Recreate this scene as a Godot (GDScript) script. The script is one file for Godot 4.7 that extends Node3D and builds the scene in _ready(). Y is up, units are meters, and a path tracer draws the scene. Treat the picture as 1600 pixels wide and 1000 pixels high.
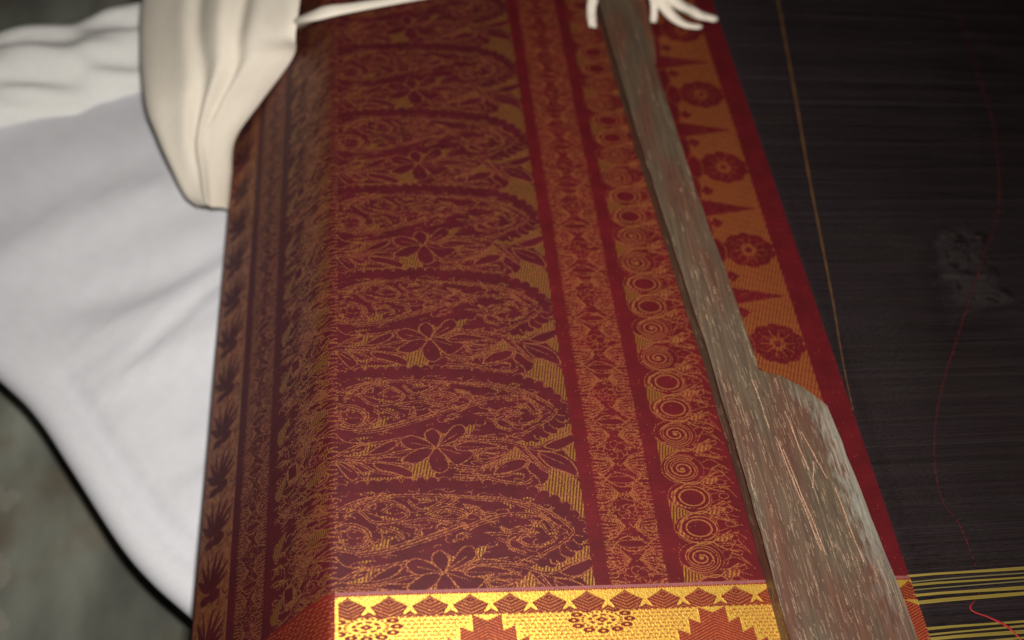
extends Node3D
# A handloom seen from the weaver's side, lit by the camera's own flash. Units are metres; drawings of the weave are in millimetres.

const S0 := -215.0        # the cloth along its warp, mm: from under the roll ...
const S1 := 373.0         # ... to the fell
const PITCH := 85.0       # one repeat of the brocade along the weft, mm
const SLOPE := 0.995      # the angle by which the cloth turns down at the crease
var used := {}
var rng := RandomNumberGenerator.new()

func numbered(called: String) -> String:
	var n: int = used.get(called, 0)
	used[called] = n + 1
	return called if n == 0 else "%s_%03d" % [called, n]

func tag(o: Node, label: String, category: String, group := "", kind := "") -> void:
	o.set_meta("label", label)
	if category: o.set_meta("category", category)
	if group: o.set_meta("group", group)
	if kind: o.set_meta("kind", kind)

func thing(called: String, label: String, category: String, at := Vector3.ZERO, group := "") -> Node3D:
	var o := Node3D.new()
	o.name = numbered(called)
	o.position = at
	add_child(o, true)
	tag(o, label, category, group)
	return o

func put(called: String, m: Mesh, mat: Material, parent: Node = null) -> MeshInstance3D:
	var o := MeshInstance3D.new()
	o.mesh = m
	o.material_override = mat
	if parent == null:
		o.name = numbered(called)
		add_child(o, true)
	else:
		o.name = called
		parent.add_child(o, true)
	return o

func spline(pts: Array, steps: int, closed := false) -> Array:
	var out := []
	var n := pts.size()
	for i in (n if closed else n - 1):
		var a = pts[(i - 1 + n) % n] if closed or i > 0 else pts[i]
		var b = pts[i]
		var c = pts[(i + 1) % n]
		var d = pts[(i + 2) % n] if closed or i + 2 < n else c
		for k in steps:
			var t := float(k) / steps
			out.append(b + (c - a) * 0.5 * t + (a - b * 2.5 + c * 2.0 - d * 0.5) * t * t + (b * 1.5 - a * 0.5 - c * 1.5 + d * 0.5) * t * t * t)
	if not closed: out.append(pts[n - 1])
	return out

func grid_mesh(nu: int, nv: int, at: Callable, uv: Callable) -> ArrayMesh:
	var st := SurfaceTool.new()
	st.begin(Mesh.PRIMITIVE_TRIANGLES)
	st.set_smooth_group(0)
	for j in nv + 1:
		for i in nu + 1:
			var u := float(i) / nu
			var v := float(j) / nv
			st.set_uv(uv.call(u, v))
			st.add_vertex(at.call(u, v))
	for j in nv:
		for i in nu:
			var k := j * (nu + 1) + i
			for q in [k, k + 1, k + nu + 1, k + 1, k + nu + 2, k + nu + 1]: st.add_index(q)
	st.generate_normals()
	return st.commit()

# a tube along a path; radii across and up may change along it, ends are rounded off by shrinking
func tube_mesh(path: Array, wide: Callable, flat := 1.0, sides := 10, ridges := 0.0, uvk := 20.0) -> ArrayMesh:
	var n := path.size() - 1
	var at := func(u: float, v: float) -> Vector3:
		var i := clampi(roundi(v * n), 0, n)
		var d: Vector3 = (path[mini(i + 1, n)] - path[maxi(i - 1, 0)]).normalized()
		var side := d.cross(Vector3.UP).normalized()
		var up := side.cross(d)
		var r: float = wide.call(v)
		if ridges > 0.0: r *= 1.0 + ridges * sin(u * TAU * 7.0 + v * 9.0) * 0.5 + ridges * sin(u * TAU * 3.0 + 1.0)
		return path[i] + side * cos(u * TAU) * r + up * sin(u * TAU) * r * flat
	return grid_mesh(sides, n, at, func(u: float, v: float) -> Vector2: return Vector2(u, v * uvk))

# ---------------------------------------------------------------- drawing a weave: one byte per pixel says which thread lies on top
# 0 silk, 1 gold ground in upright ribs, 2 gold outline, 3 gold ground in slanting ribs, 4 plain gold
class Weave:
	var w: int
	var h: int
	var a := PackedByteArray()
	var k: Vector2          # pixels per mm
	var off: float
	func _init(ww: int, hh: int, s0: float, s1: float, tall: float) -> void:
		w = ww; h = hh; off = s0
		k = Vector2(ww / (s1 - s0), hh / tall)
		a.resize(w * h)
	func fill(poly: Array, c: int) -> void:
		var lo := INF
		var hi := -INF
		var p := []
		for q in poly:
			var r := Vector2((q.x - off) * k.x, q.y * k.y)
			p.append(r)
			lo = minf(lo, r.y); hi = maxf(hi, r.y)
		for y in range(floori(lo), ceili(hi) + 1):
			var xs := []
			for i in p.size():
				var b: Vector2 = p[i]
				var d: Vector2 = p[(i + 1) % p.size()]
				if (b.y <= y) != (d.y <= y): xs.append(b.x + (y - b.y) / (d.y - b.y) * (d.x - b.x))
			xs.sort()
			var row := posmod(y, h) * w
			for i in range(0, xs.size() - 1, 2):
				for x in range(maxi(0, roundi(xs[i])), mini(w, roundi(xs[i + 1]))): a[row + x] = c
	func dot(q: Vector2, rx: float, ry: float, c: int) -> void:
		var m := Vector2((q.x - off) * k.x, q.y * k.y)
		for y in range(floori(m.y - ry * k.y), ceili(m.y + ry * k.y) + 1):
			var t := (y - m.y) / (ry * k.y)
			if absf(t) > 1.0: continue
			var half := sqrt(1.0 - t * t) * rx * k.x
			var row := posmod(y, h) * w
			for x in range(maxi(0, roundi(m.x - half)), mini(w, roundi(m.x + half) + 1)): a[row + x] = c
	func line(pts: Array, wide: float, c := 2) -> void:
		for i in pts.size() - 1:
			var n := maxi(1, ceili(pts[i].distance_to(pts[i + 1]) / 0.22))
			for j in n: dot(pts[i].lerp(pts[i + 1], float(j) / n), wide, wide, c)
	func ring(q: Vector2, rx: float, ry: float, wide: float, c := 2, from := 0.0, to := TAU) -> void:
		var pts := []
		for i in 41:
			var f := lerpf(from, to, i / 40.0)
			pts.append(q + Vector2(cos(f) * rx, sin(f) * ry))
		line(pts, wide, c)

func pairs(a: Array) -> Array:
	var out := []
	for i in range(1, a.size(), 2): out.append(Vector2(a[i], a[i + 1]) * 0.1)
	return out

# the paisley band as drawn strokes (tenths of a millimetre along warp and weft): G gold ground, S scalloped edge, L outline, M bare silk leaf or petal
func paisley() -> Array:
	return [
	["G", 1313, 271, 1355, 230, 1415, 194, 1501, 183, 1577, 241, 1590, 385, 1586, 475, 1505, 435, 1492, 394, 1432, 353, 1381, 318],
	["G", 656, 681, 779, 643, 851, 610, 834, 595, 812, 658, 812, 658, 763, 677, 698, 753, 670, 724],
	["G", 491, 733, 568, 724, 600, 771, 566, 757, 515, 761],
	["G", 457, 965, 524, 934, 592, 911, 597, 975, 628, 1016, 552, 1047, 470, 1038],
	["G", 665, 676, 604, 695, 577, 724, 630, 686],
	["G", 507, 148, 606, 143, 630, 185, 532, 206, 488, 185],
	["G", 807, 609, 861, 590, 912, 610, 920, 668, 877, 725, 853, 696, 830, 648],
	["G", 1203, 774, 1309, 775, 1401, 747, 1566, 652, 1577, 700, 1536, 738, 1415, 775, 1339, 812, 1251, 812],
	["G", 1503, 846, 1580, 804, 1581, 888, 1579, 934, 1531, 897],
	["G", 1123, 868, 1180, 821, 1215, 905, 1163, 905, 1101, 923, 1038, 950],
	["G", 1387, 988, 1489, 1007, 1576, 1071, 1580, 1160, 1500, 1177, 1372, 1105],
	["G", 189, 798, 239, 788, 205, 844, 163, 881, 49, 881, 139, 853],
	["G", 207, 674, 284, 617, 326, 636, 308, 665],
	["G", 40, 1045, 96, 1072, 201, 1037, 323, 1037, 421, 1024, 388, 1055, 257, 1064, 112, 1099],
	["S", -1, 297, 85, 276, 188, 261, 319, 252, 539, 242, 806, 243, 860, 249, 1003, 265, 1182, 291, 1306, 333, 1410, 384, 1491, 465, 1526, 544, 1517, 613, 1446, 670, 1332, 727, 1257, 765],
	["S", 991, 605, 913, 600, 859, 610, 779, 643, 691, 667, 595, 690, 510, 704, 433, 723, 331, 751, 247, 770],
	["L", -1, 408, 101, 353, 231, 318, 361, 308, 536, 304, 712, 310, 801, 318, 935, 326, 1069, 334, 1185, 358, 1281, 388, 1384, 444, 1475, 519],
	["L", 59, 418, 118, 373, 213, 333, 274, 328],
	["L", 827, 331, 1068, 347, 1182, 383, 1278, 424, 1360, 494, 1410, 534],
	["L", 1487, 529, 1496, 564, 1454, 607, 1376, 660, 1300, 698, 1233, 741],
	["L", 99, 693, 266, 670, 436, 622, 610, 565, 788, 501, 787, 526, 896, 482, 1014, 448, 1150, 433, 1257, 444, 1326, 474, 1388, 563],
	["L", 115, 707, 283, 684, 453, 637, 627, 579, 805, 513, 804, 536, 912, 494, 1012, 468],
	["L", 1394, 583, 1353, 626, 1278, 655, 1189, 658, 1130, 625, 1153, 582, 1242, 577],
	["L", 933, 571, 1012, 566, 1074, 572, 1015, 532, 1076, 547, 1149, 528, 1210, 548, 1252, 493, 1294, 513, 1325, 563],
	["L", 1005, 601, 1051, 625, 1083, 664, 1167, 698],
	["L", 1042, 630, 1116, 591],
	["L", 1098, 774, 1154, 736],
	["L", 1385, 660, 1388, 708, 1439, 728],
	["L", 1430, 661, 1471, 690, 1525, 685],
	["L", 1481, 612, 1513, 642, 1569, 632],
	["L", 1494, 583, 1547, 593],
	["L", 1313, 737, 1327, 765, 1380, 766],
	["L", 161, 409, 213, 354, 299, 339, 394, 370, 452, 430, 407, 480, 304, 504, 210, 494, 126, 424, 42, 468],
	["L", 186, 399, 238, 369, 238, 399],
	["L", 272, 419, 315, 389, 359, 369, 436, 400],
	["L", 357, 440, 409, 430, 434, 450],
	["L", 186, 429, 271, 459, 287, 479],
	["L", 8, 518, 84, 498, 168, 528, 209, 577, 174, 645, 99, 664, 33, 635, 8, 577],
	["L", 50, 557, 83, 523, 142, 533, 184, 577, 166, 626],
	["L", -25, 653, 83, 678, 149, 674, 250, 617],
	["L", 447, 339, 497, 395, 549, 406, 621, 370, 694, 320],
	["L", 517, 340, 570, 330, 586, 355, 525, 365],
	["L", 677, 315, 764, 330, 699, 381, 764, 341],
	["L", 547, 441, 619, 406, 699, 391, 786, 412, 818, 452, 754, 486, 667, 486, 581, 471],
	["L", 617, 441, 671, 411, 749, 431, 792, 452],
	["L", 407, 490, 485, 475, 563, 466, 641, 486, 718, 506],
	["L", 295, 529, 371, 559, 412, 598, 369, 617],
	["L", 269, 539, 276, 607, 266, 665],
	["L", 406, 510, 509, 520, 515, 579, 473, 569],
	["L", 471, 598, 524, 579],
	["L", 797, 381, 875, 402, 847, 422, 916, 452],
	["L", 797, 376, 876, 392, 926, 432, 1005, 443],
	["L", 793, 432, 828, 442, 903, 392],
	["M", 639, 819, 583, 762, 577, 714, 630, 681, 678, 734, 657, 800],
	["M", 657, 809, 703, 743, 768, 667, 830, 658, 847, 716, 770, 772, 674, 809],
	["M", 648, 819, 733, 810, 842, 843, 891, 866, 836, 922, 766, 949, 703, 884],
	["M", 639, 828, 594, 883, 598, 966, 654, 1007, 714, 976, 710, 903, 664, 837],
	["M", 631, 818, 566, 762, 475, 733, 414, 770, 462, 827, 562, 837],
	["M", 622, 832, 546, 827, 469, 864, 417, 919, 508, 934, 585, 893],
	["L", 674, 809, 769, 782, 849, 744, 859, 735, 945, 740, 1050, 726],
	["M", 196, 868, 263, 817, 356, 770, 388, 789, 345, 836, 262, 868],
	["M", 98, 844, 147, 807, 185, 807, 172, 840, 122, 858],
	["M", 0, 926, 57, 936, 113, 982, 137, 1027, 88, 1054, 24, 981],
	["M", 236, 932, 326, 937, 424, 965, 480, 1002, 462, 1038, 341, 997, 259, 974],
	["L", -8, 880, 98, 816, 189, 788, 306, 770, 432, 742],
	["L", 41, 881, 179, 895, 303, 875, 428, 841, 580, 828],
	["L", 57, 908, 220, 918, 384, 933, 474, 947],
	["L", 8, 908, 97, 918, 178, 946, 243, 983, 340, 1001, 454, 1029],
	["L", 73, 927, 129, 973, 169, 1018],
	["L", 179, 909, 302, 891, 426, 892],
	["L", -8, 721, 57, 778, 189, 793],
	["L", 123, 750, 181, 798],
	["L", 881, 773, 1029, 766, 1158, 783, 1251, 812, 1339, 812, 1425, 766, 1576, 709],
	["L", 945, 740, 1056, 755, 1168, 774],
	["L", 1317, 850, 1457, 855, 1581, 799],
	["L", 765, 847, 893, 843, 1024, 820, 1119, 821],
	["L", 900, 866, 922, 913, 962, 936, 1016, 913, 1106, 872],
	["L", 832, 866, 901, 848, 1020, 867, 1107, 863],
	["L", 758, 940, 883, 963, 987, 950, 1086, 895, 1168, 858],
	["L", 756, 976, 865, 986, 977, 959, 1101, 914, 1215, 905],
	["L", 753, 1017, 878, 1027, 1005, 1023, 1091, 1019, 1135, 1001],
	["L", 1249, 835, 1309, 915, 1371, 979, 1481, 1007],
	["L", 1172, 816, 1219, 868, 1265, 924, 1189, 978],
	["L", 752, 1039, 835, 1049, 962, 1041, 1086, 1068, 1204, 1078, 1259, 1051],
	["M", 1373, 822, 1431, 785, 1534, 747, 1581, 738, 1583, 785, 1505, 832, 1450, 846],
	["M", 1324, 868, 1403, 864, 1479, 888, 1536, 925, 1571, 989, 1564, 1035, 1473, 998, 1382, 961],
	["M", 1015, 1014, 1072, 950, 1170, 914, 1239, 924, 1198, 978, 1092, 1010],
	["M", 1240, 988, 1272, 933, 1335, 988, 1383, 1025, 1360, 1070, 1313, 1096, 1302, 1051],
	["M", 767, 819, 855, 782, 983, 792, 1067, 821, 937, 834, 816, 847],
	["M", 916, 876, 968, 867, 1053, 886, 999, 904, 939, 908],	]

func draw_brocade() -> Weave:
	var v := Weave.new(2048, 340, S0, S1, PITCH)
	rng.seed = 11
	var strokes := paisley()
	for s in strokes:
		if s[0] == "G": v.fill(spline(pairs(s), 4, true), 1)
	# small curls and slivers of gold that fill the ground between the large motifs
	for i in 60:
		var q := Vector2(rng.randf_range(-8, 153), rng.randf() * PITCH)
		var e := Vector2(rng.randf_range(2.0, 5.5), rng.randf_range(-1.6, 1.6))
		v.fill(spline([q - e, q + Vector2(0, -0.9), q + e, q + Vector2(0, 0.9)], 4, true), 1)
	for i in 400:
		var q := Vector2(rng.randf_range(-14, 155), rng.randf() * PITCH)
		var f := rng.randf() * TAU
		var big := rng.randf_range(1.0, 3.4)
		v.ring(q, big * 1.7, big * 0.8, 0.2, 2, f, f + rng.randf_range(1.5, 4.2))
	for s in strokes:
		if s[0] != "S": continue
		var p := spline(pairs(s), 8)
		var lobes := []
		var gone := 3.0
		for i in range(1, p.size()):
			gone += p[i].distance_to(p[i - 1])
			if gone >= 6.2:
				gone = 0.0
				var d: Vector2 = (p[i] - p[i - 1]).normalized()
				lobes.append(p[i] + Vector2(d.y, -d.x) * 2.6)
		for q in lobes: v.dot(q, 3.7, 3.4, 2)
		for q in lobes: v.dot(q, 3.2, 2.9, 0)
		v.line(p, 2.6, 0)
	for s in strokes:
		if s[0] == "L":
			var p := spline(pairs(s), 8)
			v.line(p, 0.3)
			var twin := []
			for i in range(1, p.size()):
				var d: Vector2 = (p[i] - p[i - 1]).normalized()
				twin.append(p[i] + Vector2(-d.y, d.x) * 1.5)
			if twin.size() > 16: v.line(twin, 0.2)
	for s in strokes:
		if s[0] == "M":
			var p := spline(pairs(s), 8, true)
			v.fill(p, 0)
			v.line(p + [p[0]], 0.34)
			if rng.randf() < 0.45: v.line([p[0], p[p.size() / 2].lerp(p[0], 0.3)], 0.2)
	# the narrow band of tangled sprigs between the two plain lines, and its twin on the slope
	for band in [[168.0, 206.5, 0.0], [-118.0, -78.0, 40.0]]:
		var a: float = band[0]
		var b: float = band[1]
		var mid := (a + b) / 2.0
		for i in 30:
			var y := i * PITCH / 30.0 + rng.randf_range(-0.6, 0.6)
			var long := 4.0 + 5.0 * absf(sin(i * 0.7)) + rng.randf() * 3.0
			var lean := 1.3 * sin(i * 0.42)
			v.line(spline([Vector2(a + 0.3, y), Vector2(a + long * 0.5, y + lean * 0.4), Vector2(a + long, y + lean)], 5), 0.28)
			v.line(spline([Vector2(b - 0.3, y + 1.0), Vector2(b - long * 0.5, y + 1.0 + lean * 0.4), Vector2(b - long, y + 1.0 + lean)], 5), 0.28)
		for t in [10.0, 31.0, 52.5, 74.0]:
			for side in [-1.0, 1.0]:
				for i in 8:
					var f := (i - 3.5) * 0.23
					v.line(spline([Vector2(mid + side * 3.0, t + band[2]), Vector2(mid + side * 10.0, t + band[2] + f * 8.0), Vector2(mid + side * 18.0, t + band[2] + f * 11.0 + 1.5 * f * f)], 6), 0.3)
		for i in 170:
			var q := Vector2(rng.randf_range(a + 1.0, b - 3.0), rng.randf() * PITCH)
			v.line([q, q + Vector2(rng.randf_range(0.8, 3.2), rng.randf_range(-0.5, 0.5))], rng.randf_range(0.15, 0.3))
		for i in 120:
			var q := Vector2(rng.randf_range(a + 2.0, b - 2.0), rng.randf() * PITCH)
			var f := rng.randf() * TAU
			var r := rng.randf_range(0.9, 2.6)
			v.ring(q, r * 1.5, r * 0.8, 0.2, 2, f, f + rng.randf_range(2.0, 4.5))
		for t in [[0.0, 8.0], [43.0, 6.0]]:
			var c: Vector2 = Vector2(mid + rng.randf_range(-3.0, 3.0), t[0] + band[2])
			for i in 7:
				var f := TAU * i / 7.0 + 0.3
				var q: Vector2 = c + Vector2(cos(f), sin(f) * 0.8) * t[1] * 0.62
				v.dot(q, t[1] * 0.46, t[1] * 0.36, 2)
				v.dot(q, t[1] * 0.46 - 0.5, t[1] * 0.36 - 0.45, 0)
		for t in [21.0, 64.0]:
			var c := Vector2(mid, t + band[2])
			v.dot(c, 11.0, 2.6, 2)
			v.dot(c, 10.4, 2.1, 0)
			v.line(spline([c + Vector2(-15, 4), c + Vector2(-6, -4), c + Vector2(4, -3.4), c + Vector2(15, 5)], 8), 0.34)
			v.line(spline([c + Vector2(-16, -5), c + Vector2(-5, 4), c + Vector2(5, 4), c + Vector2(16, -4)], 8), 0.34)
	# the band of spirals and rings
	for q in [[231.6, 13.6, 1], [232.6, 33.4, 0], [232.8, 54.0, 0], [231.6, 73.4, 1]]:
		var c := Vector2(q[0], q[1])
		v.dot(c, 15.4, 10.6, 2)
		v.dot(c, 14.9, 10.1, 0)
		if q[2]:
			var coil := []
			for i in 90:
				var f := i * 0.19
				coil.append(c + Vector2(cos(f + q[1]), sin(f + q[1]) * 0.68) * lerpf(2.6, 13.2, i / 89.0))
			v.line(coil, 0.4, 8)
			v.line(coil.slice(46), 0.95, 8)
			v.line(coil.slice(46), 0.42, 0)
			v.dot(c, 1.6, 1.1, 8)
		else:
			v.dot(c + Vector2(-1.5, 0), 11.6, 7.4, 3)
			v.dot(c + Vector2(0.8, 0), 11.0, 6.9, 0)
			v.ring(c + Vector2(1.5, 0), 8.8, 5.6, 0.42, 8)
			v.ring(c + Vector2(2.5, 0), 11.4, 7.8, 0.32, 8, -1.9, 1.5)
	for t in [23.5, 43.6, 63.7, 85.0]:
		v.line(spline([Vector2(219, t - 7), Vector2(226, t - 1.5), Vector2(238, t + 0.8), Vector2(247, t - 3.5), Vector2(256, t - 8)], 6), 0.34, 8)
		v.line(spline([Vector2(222, t + 6), Vector2(230, t + 1.5), Vector2(240, t - 0.8), Vector2(248, t + 3.5), Vector2(258, t + 6)], 6), 0.34, 8)
	for t in [0.0, 43.6]:
		v.fill([Vector2(217, t - 9), Vector2(221, t - 4.5), Vector2(230.5, t), Vector2(221, t + 4.5), Vector2(217, t + 9)], 1)
		v.line([Vector2(217, t - 9), Vector2(221, t - 4.5), Vector2(231, t), Vector2(221, t + 4.5), Vector2(217, t + 9)], 0.3)
	for t in [0.0, 23.0, 43.6, 62.0]:
		var big := 1.0 if t in [0.0, 43.6] else 0.7
		v.fill(spline([Vector2(244, t), Vector2(250, t - 4.0 * big), Vector2(257, t - 2.5), Vector2(251, t + 1), Vector2(248, t + 1.6 * big)], 5, true), 3)
		for i in 2:
			v.line(spline([Vector2(243, t + 3 + i), Vector2(251, t + 3 * big + i * 1.4), Vector2(262, t + 7 * big - i * 2.0)], 6), 0.3)
			v.line(spline([Vector2(243, t - 3 - i), Vector2(251, t - 4 * big - i * 1.2), Vector2(261, t - 8 * big + i)], 6), 0.26)
	for i in 9:
		var y := i * PITCH / 9.0
		v.line(spline([Vector2(247, y + 3), Vector2(253, y + 5.0 * sin(i * 2.2)), Vector2(259, y + 4.0 * cos(i * 1.3)), Vector2(266, y + 5)], 6), 0.26)
		v.line(spline([Vector2(246, y), Vector2(254, y - 2.5), Vector2(264, y + 5.0 * sin(i * 1.9))], 6), 0.22)
		v.ring(Vector2(257, y + 4), 3.6, 1.8, 0.26)
	# gold ground with flowers and tall points, half under the batten
	v.fill([Vector2(286, 0), Vector2(352, 0), Vector2(352, PITCH), Vector2(286, PITCH)], 3)
	for i in 60:
		v.dot(Vector2(289 + absf(sin(i * PITCH / 60.0 * TAU / PITCH)) * 6.0, i * PITCH / 60.0), 9.0, 1.0, 0)
	for i in 90:
		v.line([Vector2(281 + rng.randf() * 16, rng.randf() * PITCH), Vector2(290 + rng.randf() * 12, rng.randf() * 6 + i * PITCH / 90.0)], 0.2, 0)
	v.fill([Vector2(284, 45 - 15), Vector2(297, 45 - 9.5), Vector2(350.5, 45.6), Vector2(297, 45 + 9.0), Vector2(284, 45 + 15)], 0)
	v.line([Vector2(290, 45 - 12.6), Vector2(297, 45 - 9.5), Vector2(350.5, 45.6), Vector2(297, 45 + 9.0), Vector2(290, 45 + 13)], 0.3)
	var centre := Vector2(329.5, 2)
	for i in 10:
		var f := TAU * i / 10.0 + 0.31
		var q := centre + Vector2(cos(f) * 14.5, sin(f) * 11.5)
		v.dot(q, 6.8 + 1.6 * absf(cos(f)), 5.6, 0)
	for i in 10:
		var f := TAU * (i + 0.5) / 10.0 + 0.31
		v.line([centre + Vector2(cos(f) * 4.0, sin(f) * 4.0), centre + Vector2(cos(f) * 14.0, sin(f) * 12.0)], 0.3)
	v.dot(centre, 3.6, 3.4, 2)
	v.dot(centre, 2.9, 2.7, 0)
	for t in [-25.0, 27.0]:
		var c := Vector2(309, t)
		v.fill([c + Vector2(-6, 0), c + Vector2(-1, -5.5), c + Vector2(6, 0), c + Vector2(-1, 5.5)], 0)
	v.dot(Vector2(303, 2), 7, 12, 0)
	v.ring(Vector2(303, 2), 7, 12, 0.3)
	# the slope: roots of the paisleys, fans and birds
	for i in 26:
		var y := i * PITCH / 26.0
		var sway := 6.0 * sin(i * 1.3)
		v.line(spline([Vector2(0, y), Vector2(-12 - 4.0 * sin(i * 2.1), y + sway * 0.4), Vector2(-26, y + sway), Vector2(-38 - 9.0 * absf(sin(i * 0.9)), y + sway * 0.3 + 3.0)], 6), 0.34)
	for i in 9:
		var c := Vector2(-22.0 - 22.0 * absf(sin(i * 2.4)), i * PITCH / 9.0)
		v.dot(c, 7.5, 3.6, 2)
		v.dot(c, 6.9, 3.1, 0)
		v.ring(c, 3.6, 1.7, 0.26)
	for i in 40:
		var q := Vector2(rng.randf_range(-66, -6), rng.randf() * PITCH)
		var e := Vector2(rng.randf_range(3, 8), rng.randf_range(-3, 1))
		v.fill(spline([q - e, q + Vector2(0, -1.0), q + e, q + Vector2(0, 1.4)], 4, true), 1)
	for i in 34:
		var q := Vector2(rng.randf_range(-66, -8), rng.randf() * PITCH)
		var f := rng.randf() * TAU
		var big := rng.randf_range(2.2, 4.4)
		v.ring(q, big * 2.2, big, 0.55, 2, f, f + rng.randf_range(2.5, 5.0))
		v.ring(q, big * 1.2, big * 0.5, 0.4, 2, f, f + 4.0)
	for i in 60:
		var q := Vector2(rng.randf_range(-68, -12), rng.randf() * PITCH)
		var f := rng.randf() * TAU
		var r := rng.randf_range(1.4, 4.6)
		v.ring(q, r * 1.3, r, 0.34, 2, f, f + rng.randf_range(1.6, 4.0))
	for t in [8.0, 50.0]:
		v.fill(spline([Vector2(-69, t), Vector2(-62, t - 8), Vector2(-52, t - 12), Vector2(-57, t - 3), Vector2(-63, t + 5)], 5, true), 1)
		v.fill(spline([Vector2(-30, t + 9), Vector2(-18, t + 2), Vector2(-4, t + 3), Vector2(-16, t + 8)], 5, true), 1)
	v.fill(spline([Vector2(-41, 78), Vector2(-48, 76), Vector2(-54, 79), Vector2(-53, 88), Vector2(-47, 90), Vector2(-40, 87)], 4, true), 4)
	v.fill([Vector2(-42.5, 78.5), Vector2(-52.5, 78), Vector2(-51.5, 87.5), Vector2(-42.0, 87.0)], 0)
	for i in 9: v.line(spline([Vector2(-20 - i * 1.8, 62), Vector2(-22 - i * 2.2, 70 - absf(i - 4)), Vector2(-27 - i * 1.2, 75)], 5), 0.3)
	# the lowest band: palm sprays on gold
	v.fill([Vector2(-181, 0), Vector2(-128, 0), Vector2(-128, PITCH), Vector2(-181, PITCH)], 4)
	for t in [6.0, 48.5]:
		for leaf in [[-139, -25, 3.0], [-131, -17, 2.6], [-149, -30, 2.6], [-172, -24, 2.6], [-131, -8, 2.2], [-177, -13, 3.2], [-164, -31, 1.8]]:
			var b := Vector2(-158, t)
			var e: Vector2 = Vector2(leaf[0], t + leaf[1])
			var n: Vector2 = (e - b).normalized()
			n = Vector2(-n.y, n.x) * leaf[2]
			v.fill(spline([b, b.lerp(e, 0.4) + n, e, b.lerp(e, 0.4) - n], 5, true), 0)
		v.dot(Vector2(-150, t + 4), 9, 4.6, 0)
		for i in 26:
			var q := Vector2(rng.randf_range(-178, -130), t + rng.randf_range(-34, 9))
			v.line([q, q + Vector2(rng.randf_range(1, 5), rng.randf_range(-4, -0.5))], rng.randf_range(0.2, 0.6), 0)
		v.dot(Vector2(-163, t + 5), 7, 3.6, 0)
		v.line(spline([Vector2(-138, t + 2), Vector2(-134, t + 7), Vector2(-129, t + 6)], 5), 0.5, 0)
	v.fill([Vector2(S0, 0), Vector2(-178, 0), Vector2(-178, PITCH), Vector2(S0, PITCH)], 0)
	# plain lines and the plain heading by the fell
	for s in [[158.3, 168.0], [206.4, 216.6], [-78.5, -69.5], [-127.5, -118.5], [352.0, 374.0]]:
		v.fill([Vector2(s[0], 0), Vector2(s[1], 0), Vector2(s[1], PITCH), Vector2(s[0], PITCH)], 0)
	return v

# the metal thread border: t runs from the edge of the brocade outwards, mm
func border_at(s: float, t: float) -> int:
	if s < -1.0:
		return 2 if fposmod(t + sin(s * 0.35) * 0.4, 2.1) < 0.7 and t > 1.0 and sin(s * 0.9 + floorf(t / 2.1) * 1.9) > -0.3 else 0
	if t < 1.6: return 5
	if t < 2.7: return 2 if fposmod(s, 1.5) < 0.75 else 0
	if s < 1.0 : return 4 if t > 3.0 else 0
	var u := absf(fposmod(s - 6.3 + 12.15, 24.3) - 12.15)
	if t < 15.6:
		var half := 10.9 * pow((t - 3.0) / 6.4, 1.25) if t < 9.4 else 10.9 - (t - 9.4) * 0.75
		if u < half:
			if u > half - 0.7: return 0
			return 2 if fposmod(t + (u * 0.42 if t > 6.5 else -u * 0.5), 2.0) < 1.0 else 0
		if t > 11.8 and 12.15 - u < (t - 11.8) * 1.3: return 2 if fposmod(t - (12.15 - u) * 0.45, 1.7) < 0.75 else 0
		if t > 13.8: return 2 if fposmod(s + t * 1.3, 2.2) < 1.2 else 0
		return 4
	var x := absf(fposmod(s - 88.5 + 71.0, 142.0) - 71.0)
	var k := floorf((t - 15.8) / 6.5)
	var f := (t - 15.8) - k * 6.5
	var half2 := 9.0 + 7.8 * k + (0.0 if f > 3.6 else 0.0)
	var inside := x < half2 - 7.8 or (x < half2 and f > (half2 - x) * 0.42)
	if k == 0.0: inside = x < half2 and f > (half2 - x) * 0.42 - 0.2
	if k > 0.0 and x < half2 - 7.6: inside = true
	if inside: return 6 if fposmod(t - x * 0.42, 1.75) < 0.95 else 0
	var edge := x < half2 + 2.2
	if edge: return 4
	var m := Vector2(fposmod(s - 17.0 + 71.0, 142.0) - 71.0, t - 21.0)
	var e := Vector2(m.x / 20.5, m.y / 7.9)
	if e.length() < 1.05:
		var g := e.angle()
		var petal := roundf(g / TAU * 12.0) / 12.0 * TAU
		var b := e - Vector2(cos(petal), sin(petal)) * 0.86
		if b.length() < 0.185: return 4 if b.length() < 0.06 else 0
		if absf(e.length() - 0.60) < 0.05: return 0 if sin(g * 24.0) > 0.0 else 4
		if absf(e.length() - 0.36) < 0.06: return 0 if sin(g * 8.0) > -0.5 else 4
		if absf(m.x) < 4.2 * (1.0 - absf(m.y) / 1.7) and absf(m.y) < 1.7: return 4 if e.length() < 0.05 else 0
		return 4
	var row := floorf(t / 2.15)
	var zig := absf(fposmod(s + (1.9 if int(row) % 2 else 0.0), 3.8) - 1.9) * 0.5
	return 7 if absf(fposmod(t, 2.15) - 0.55 - zig) < 0.33 and absf(fposmod(s + (1.9 if int(row) % 2 else 0.0), 3.8) - 1.9) < 1.35 else 4

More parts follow.
